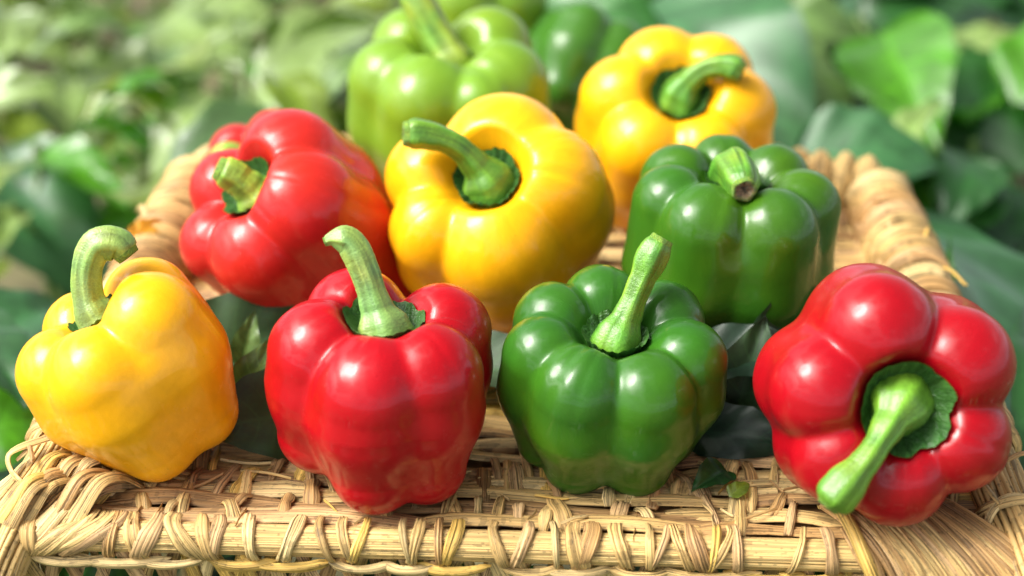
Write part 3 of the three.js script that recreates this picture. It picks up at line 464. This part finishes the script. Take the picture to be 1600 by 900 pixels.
pepper({ seed: 14, label: 'red bell pepper at the front right with its stem pointing at the viewer', at: [0.1495, 0.051, -0.036], R: 0.0508, H: 0.9, axis: [0.04, -0.12, 0.98], lobes: [[255, 1.12, 0], [330, 1.1, 0], [33, 1.05, 0], [88, 1, 0], [135, 0.95, 0], [188, 1.05, 0]], kt: 0.09, bottom: 0.84, folds: 0.5, tint: 'crimson', fill: 0.84, km: 0.14, top: 0.3, cav: 0.4, floor: 0.2, calyx: 0.36, crimp: 1.1,
  stem: { pts: [[-100, -130, 240], [-300, -390, 390], [-520, -640, 430], [-610, -750, 415]], r: [0.29, 0.23, 0.13, 0.1, 0.108, 0.15, 0.165], round: 0.7, mat: 'fresh' } });
pepper({ seed: 15, label: 'red bell pepper at the back left with a short thick stem and orange tinge', at: [-0.0995, 0.0452, -0.187], R: 0.0495, H: 1.12, axis: [-0.5, 0.45, 0.74], lobes: [[22, 1.25, 0.08], [300, 1.15, 0.05], [98, 1.1, -0.02], [152, 0.85, -0.06], [215, 0.9, -0.06]], bottom: 0.84, kt: 0.06, tint: 'orangered', fill: 0.74, km: 0.12, calyx: 0.3,
  stem: { pts: [[-120, 120, 120], [-270, 230, 190], [-330, 260, 210]], r: [0.26, 0.23, 0.17, 0.155, 0.155, 0.15], mat: 'olive' } });
pepper({ seed: 16, label: 'yellow bell pepper in the middle of the pile, its long stem pointing up left', at: [-0.0045, 0.053, -0.185], R: 0.0542, H: 0.98, axis: [-0.16, 0.44, 0.88], lobes: [[283, 1.3, 0.04], [352, 1.18, 0.03], [85, 1.22, 0], [148, 0.92, -0.04], [202, 0.95, -0.01]], km: 0.14, bottom: 0.84, kt: 0.08, tint: 'yellow', fill: 0.78, calyx: 0.28, crimp: 1.4,
  stem: { pts: [[-100, 170, 160], [-300, 360, 300], [-560, 440, 380], [-680, 440, 400]], r: [0.27, 0.22, 0.13, 0.105, 0.105, 0.12, 0.135], mat: 'fresh' } });
pepper({ seed: 17, label: 'green bell pepper on the right behind the front row with a short cut stem', at: [0.1005, 0.0462, -0.153], R: 0.0485, H: 1.08, axis: [0.06, 0.86, 0.5], lobes: [[125, 1.15, 0], [58, 1.15, 0], [5, 1, 0], [312, 0.95, 0], [265, 0.95, 0], [215, 1, 0], [170, 1, 0]], kt: 0.08, folds: 0.9, tint: 'green', fill: 0.88, km: 0.12, bottom: 0.78, calyx: 0.31, curl: 0.07, floor: 0.26,
  stem: { pts: [[-40, 200, 100], [-50, 270, 230], [-30, 190, 440], [-5, 60, 640]], r: [0.27, 0.24, 0.2, 0.19, 0.175, 0.15], mat: 'fresh', cut: 0.95 } });
pepper({ seed: 18, label: 'yellow bell pepper at the back right above the green one, stem bent right', at: [0.087, 0.051, -0.294], R: 0.0525, H: 0.95, axis: [0.02, 0.5, 0.86], lobes: [[255, 1.15, 0], [310, 1.05, 0], [0, 1.1, 0], [65, 1.05, 0], [130, 1.05, 0], [195, 1.1, 0]], bottom: 0.82, folds: 0.4, tint: 'yellow', fill: 0.86, calyx: 0.3, res: 110,
  stem: { pts: [[60, 170, 160], [250, 330, 280], [480, 340, 340], [560, 300, 350]], r: [0.26, 0.2, 0.13, 0.105, 0.115, 0.14], mat: 'fresh' } });
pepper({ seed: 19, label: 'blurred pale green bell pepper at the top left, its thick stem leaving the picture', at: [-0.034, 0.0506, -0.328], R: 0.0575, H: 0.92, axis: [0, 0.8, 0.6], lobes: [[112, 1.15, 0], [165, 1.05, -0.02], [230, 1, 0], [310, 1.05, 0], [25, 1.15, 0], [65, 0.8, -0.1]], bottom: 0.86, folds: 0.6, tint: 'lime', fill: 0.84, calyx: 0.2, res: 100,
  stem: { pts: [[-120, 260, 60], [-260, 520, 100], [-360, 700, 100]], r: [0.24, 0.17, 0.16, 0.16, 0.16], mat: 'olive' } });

pepper({ seed: 20, label: 'dark green bell pepper half hidden behind the back right yellow pepper', at: [0.044, 0.03, -0.45], R: 0.041, H: 0.9, axis: [0.3, 0.75, -0.3], lobes: [[110, 1.1], [165, 1], [230, 1], [310, 1], [35, 1.1]], fill: 0.74, km: 0.12, kt: 0.07, tint: 'sage', res: 70 });
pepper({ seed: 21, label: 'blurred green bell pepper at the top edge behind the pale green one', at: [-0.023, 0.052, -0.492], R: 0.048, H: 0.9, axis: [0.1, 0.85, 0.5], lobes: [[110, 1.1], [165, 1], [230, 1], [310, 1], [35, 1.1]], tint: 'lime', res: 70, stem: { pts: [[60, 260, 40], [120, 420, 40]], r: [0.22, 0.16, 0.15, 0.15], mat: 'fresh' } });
pepper({ seed: 22, label: 'red bell pepper mostly hidden behind the back left red one, green stem beside it', at: [-0.128, 0.034, -0.272], R: 0.035, H: 0.95, axis: [-0.5, 0.5, 0.7], lobes: [[110, 1.1], [165, 1], [230, 1], [310, 1], [35, 1.1]], tint: 'orangered', res: 80, stem: { pts: [[-180, 130, 180], [-330, 120, 260], [-420, -20, 280]], r: [0.24, 0.17, 0.16, 0.17, 0.17], mat: 'olive' } });

// ------------------------------------------------------------------ leaves and bits on the basket
function loose(name, label, category, base, tip, up, geo, mat, wide = 1) {
  const g = thing(name, label, category, base), d = V(...tip).sub(V(...base)), m = leaf(g, V(0, 0, 0), d, V(...up), d.length(), geo, mat);
  m.name = 'blade'; if (wide !== 1) m.scale.z *= wide; return g;
}
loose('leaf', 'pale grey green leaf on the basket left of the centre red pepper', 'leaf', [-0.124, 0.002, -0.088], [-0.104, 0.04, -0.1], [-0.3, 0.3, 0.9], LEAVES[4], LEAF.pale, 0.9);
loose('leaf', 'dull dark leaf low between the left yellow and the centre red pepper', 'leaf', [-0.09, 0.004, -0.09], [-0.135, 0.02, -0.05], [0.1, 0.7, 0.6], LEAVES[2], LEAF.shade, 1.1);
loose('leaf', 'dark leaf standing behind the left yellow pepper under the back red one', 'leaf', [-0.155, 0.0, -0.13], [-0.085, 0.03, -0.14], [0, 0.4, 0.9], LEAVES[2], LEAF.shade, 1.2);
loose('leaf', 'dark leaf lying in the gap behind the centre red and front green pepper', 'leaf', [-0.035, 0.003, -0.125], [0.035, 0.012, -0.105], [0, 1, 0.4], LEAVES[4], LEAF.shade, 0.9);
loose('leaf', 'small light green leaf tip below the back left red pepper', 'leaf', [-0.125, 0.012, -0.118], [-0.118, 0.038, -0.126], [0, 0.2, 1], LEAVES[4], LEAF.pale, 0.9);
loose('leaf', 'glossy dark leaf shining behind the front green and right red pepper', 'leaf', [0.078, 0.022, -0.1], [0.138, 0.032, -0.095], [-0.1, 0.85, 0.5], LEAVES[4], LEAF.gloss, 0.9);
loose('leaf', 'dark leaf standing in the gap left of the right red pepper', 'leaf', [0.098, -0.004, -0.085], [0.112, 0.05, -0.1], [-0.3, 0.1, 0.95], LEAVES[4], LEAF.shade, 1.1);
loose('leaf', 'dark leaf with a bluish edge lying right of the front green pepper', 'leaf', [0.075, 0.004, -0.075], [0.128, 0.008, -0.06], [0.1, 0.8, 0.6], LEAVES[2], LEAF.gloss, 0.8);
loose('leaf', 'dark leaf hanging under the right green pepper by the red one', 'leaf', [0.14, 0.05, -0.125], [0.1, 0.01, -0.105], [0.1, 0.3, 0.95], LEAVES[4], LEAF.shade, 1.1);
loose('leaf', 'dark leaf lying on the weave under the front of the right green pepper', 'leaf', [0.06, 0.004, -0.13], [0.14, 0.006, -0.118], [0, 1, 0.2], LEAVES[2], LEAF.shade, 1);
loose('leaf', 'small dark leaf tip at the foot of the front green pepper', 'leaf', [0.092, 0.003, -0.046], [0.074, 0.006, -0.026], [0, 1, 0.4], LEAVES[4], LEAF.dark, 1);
loose('grass_blade', 'bright green grass blade at the right rim above the red pepper', 'grass blade', [0.236, -0.06, -0.262], [0.244, -0.004, -0.291], [0, 0.4, 1], LEAVES[4], LEAF.bright, 0.3);
loose('petal', 'small orange dried petal on the left rim by the red pepper', 'petal', [-0.196, 0.023, -0.222], [-0.182, 0.03, -0.24], [0, 0.6, 1], LEAVES[2], LEAF.orange);
loose('petal', 'yellowish green petal on the weave left of the right red pepper', 'petal', [0.09, 0.004, -0.026], [0.1, 0.006, -0.034], [0, 1, 0.3], LEAVES[2], LEAF.olive);

renderer.render(scene, camera);
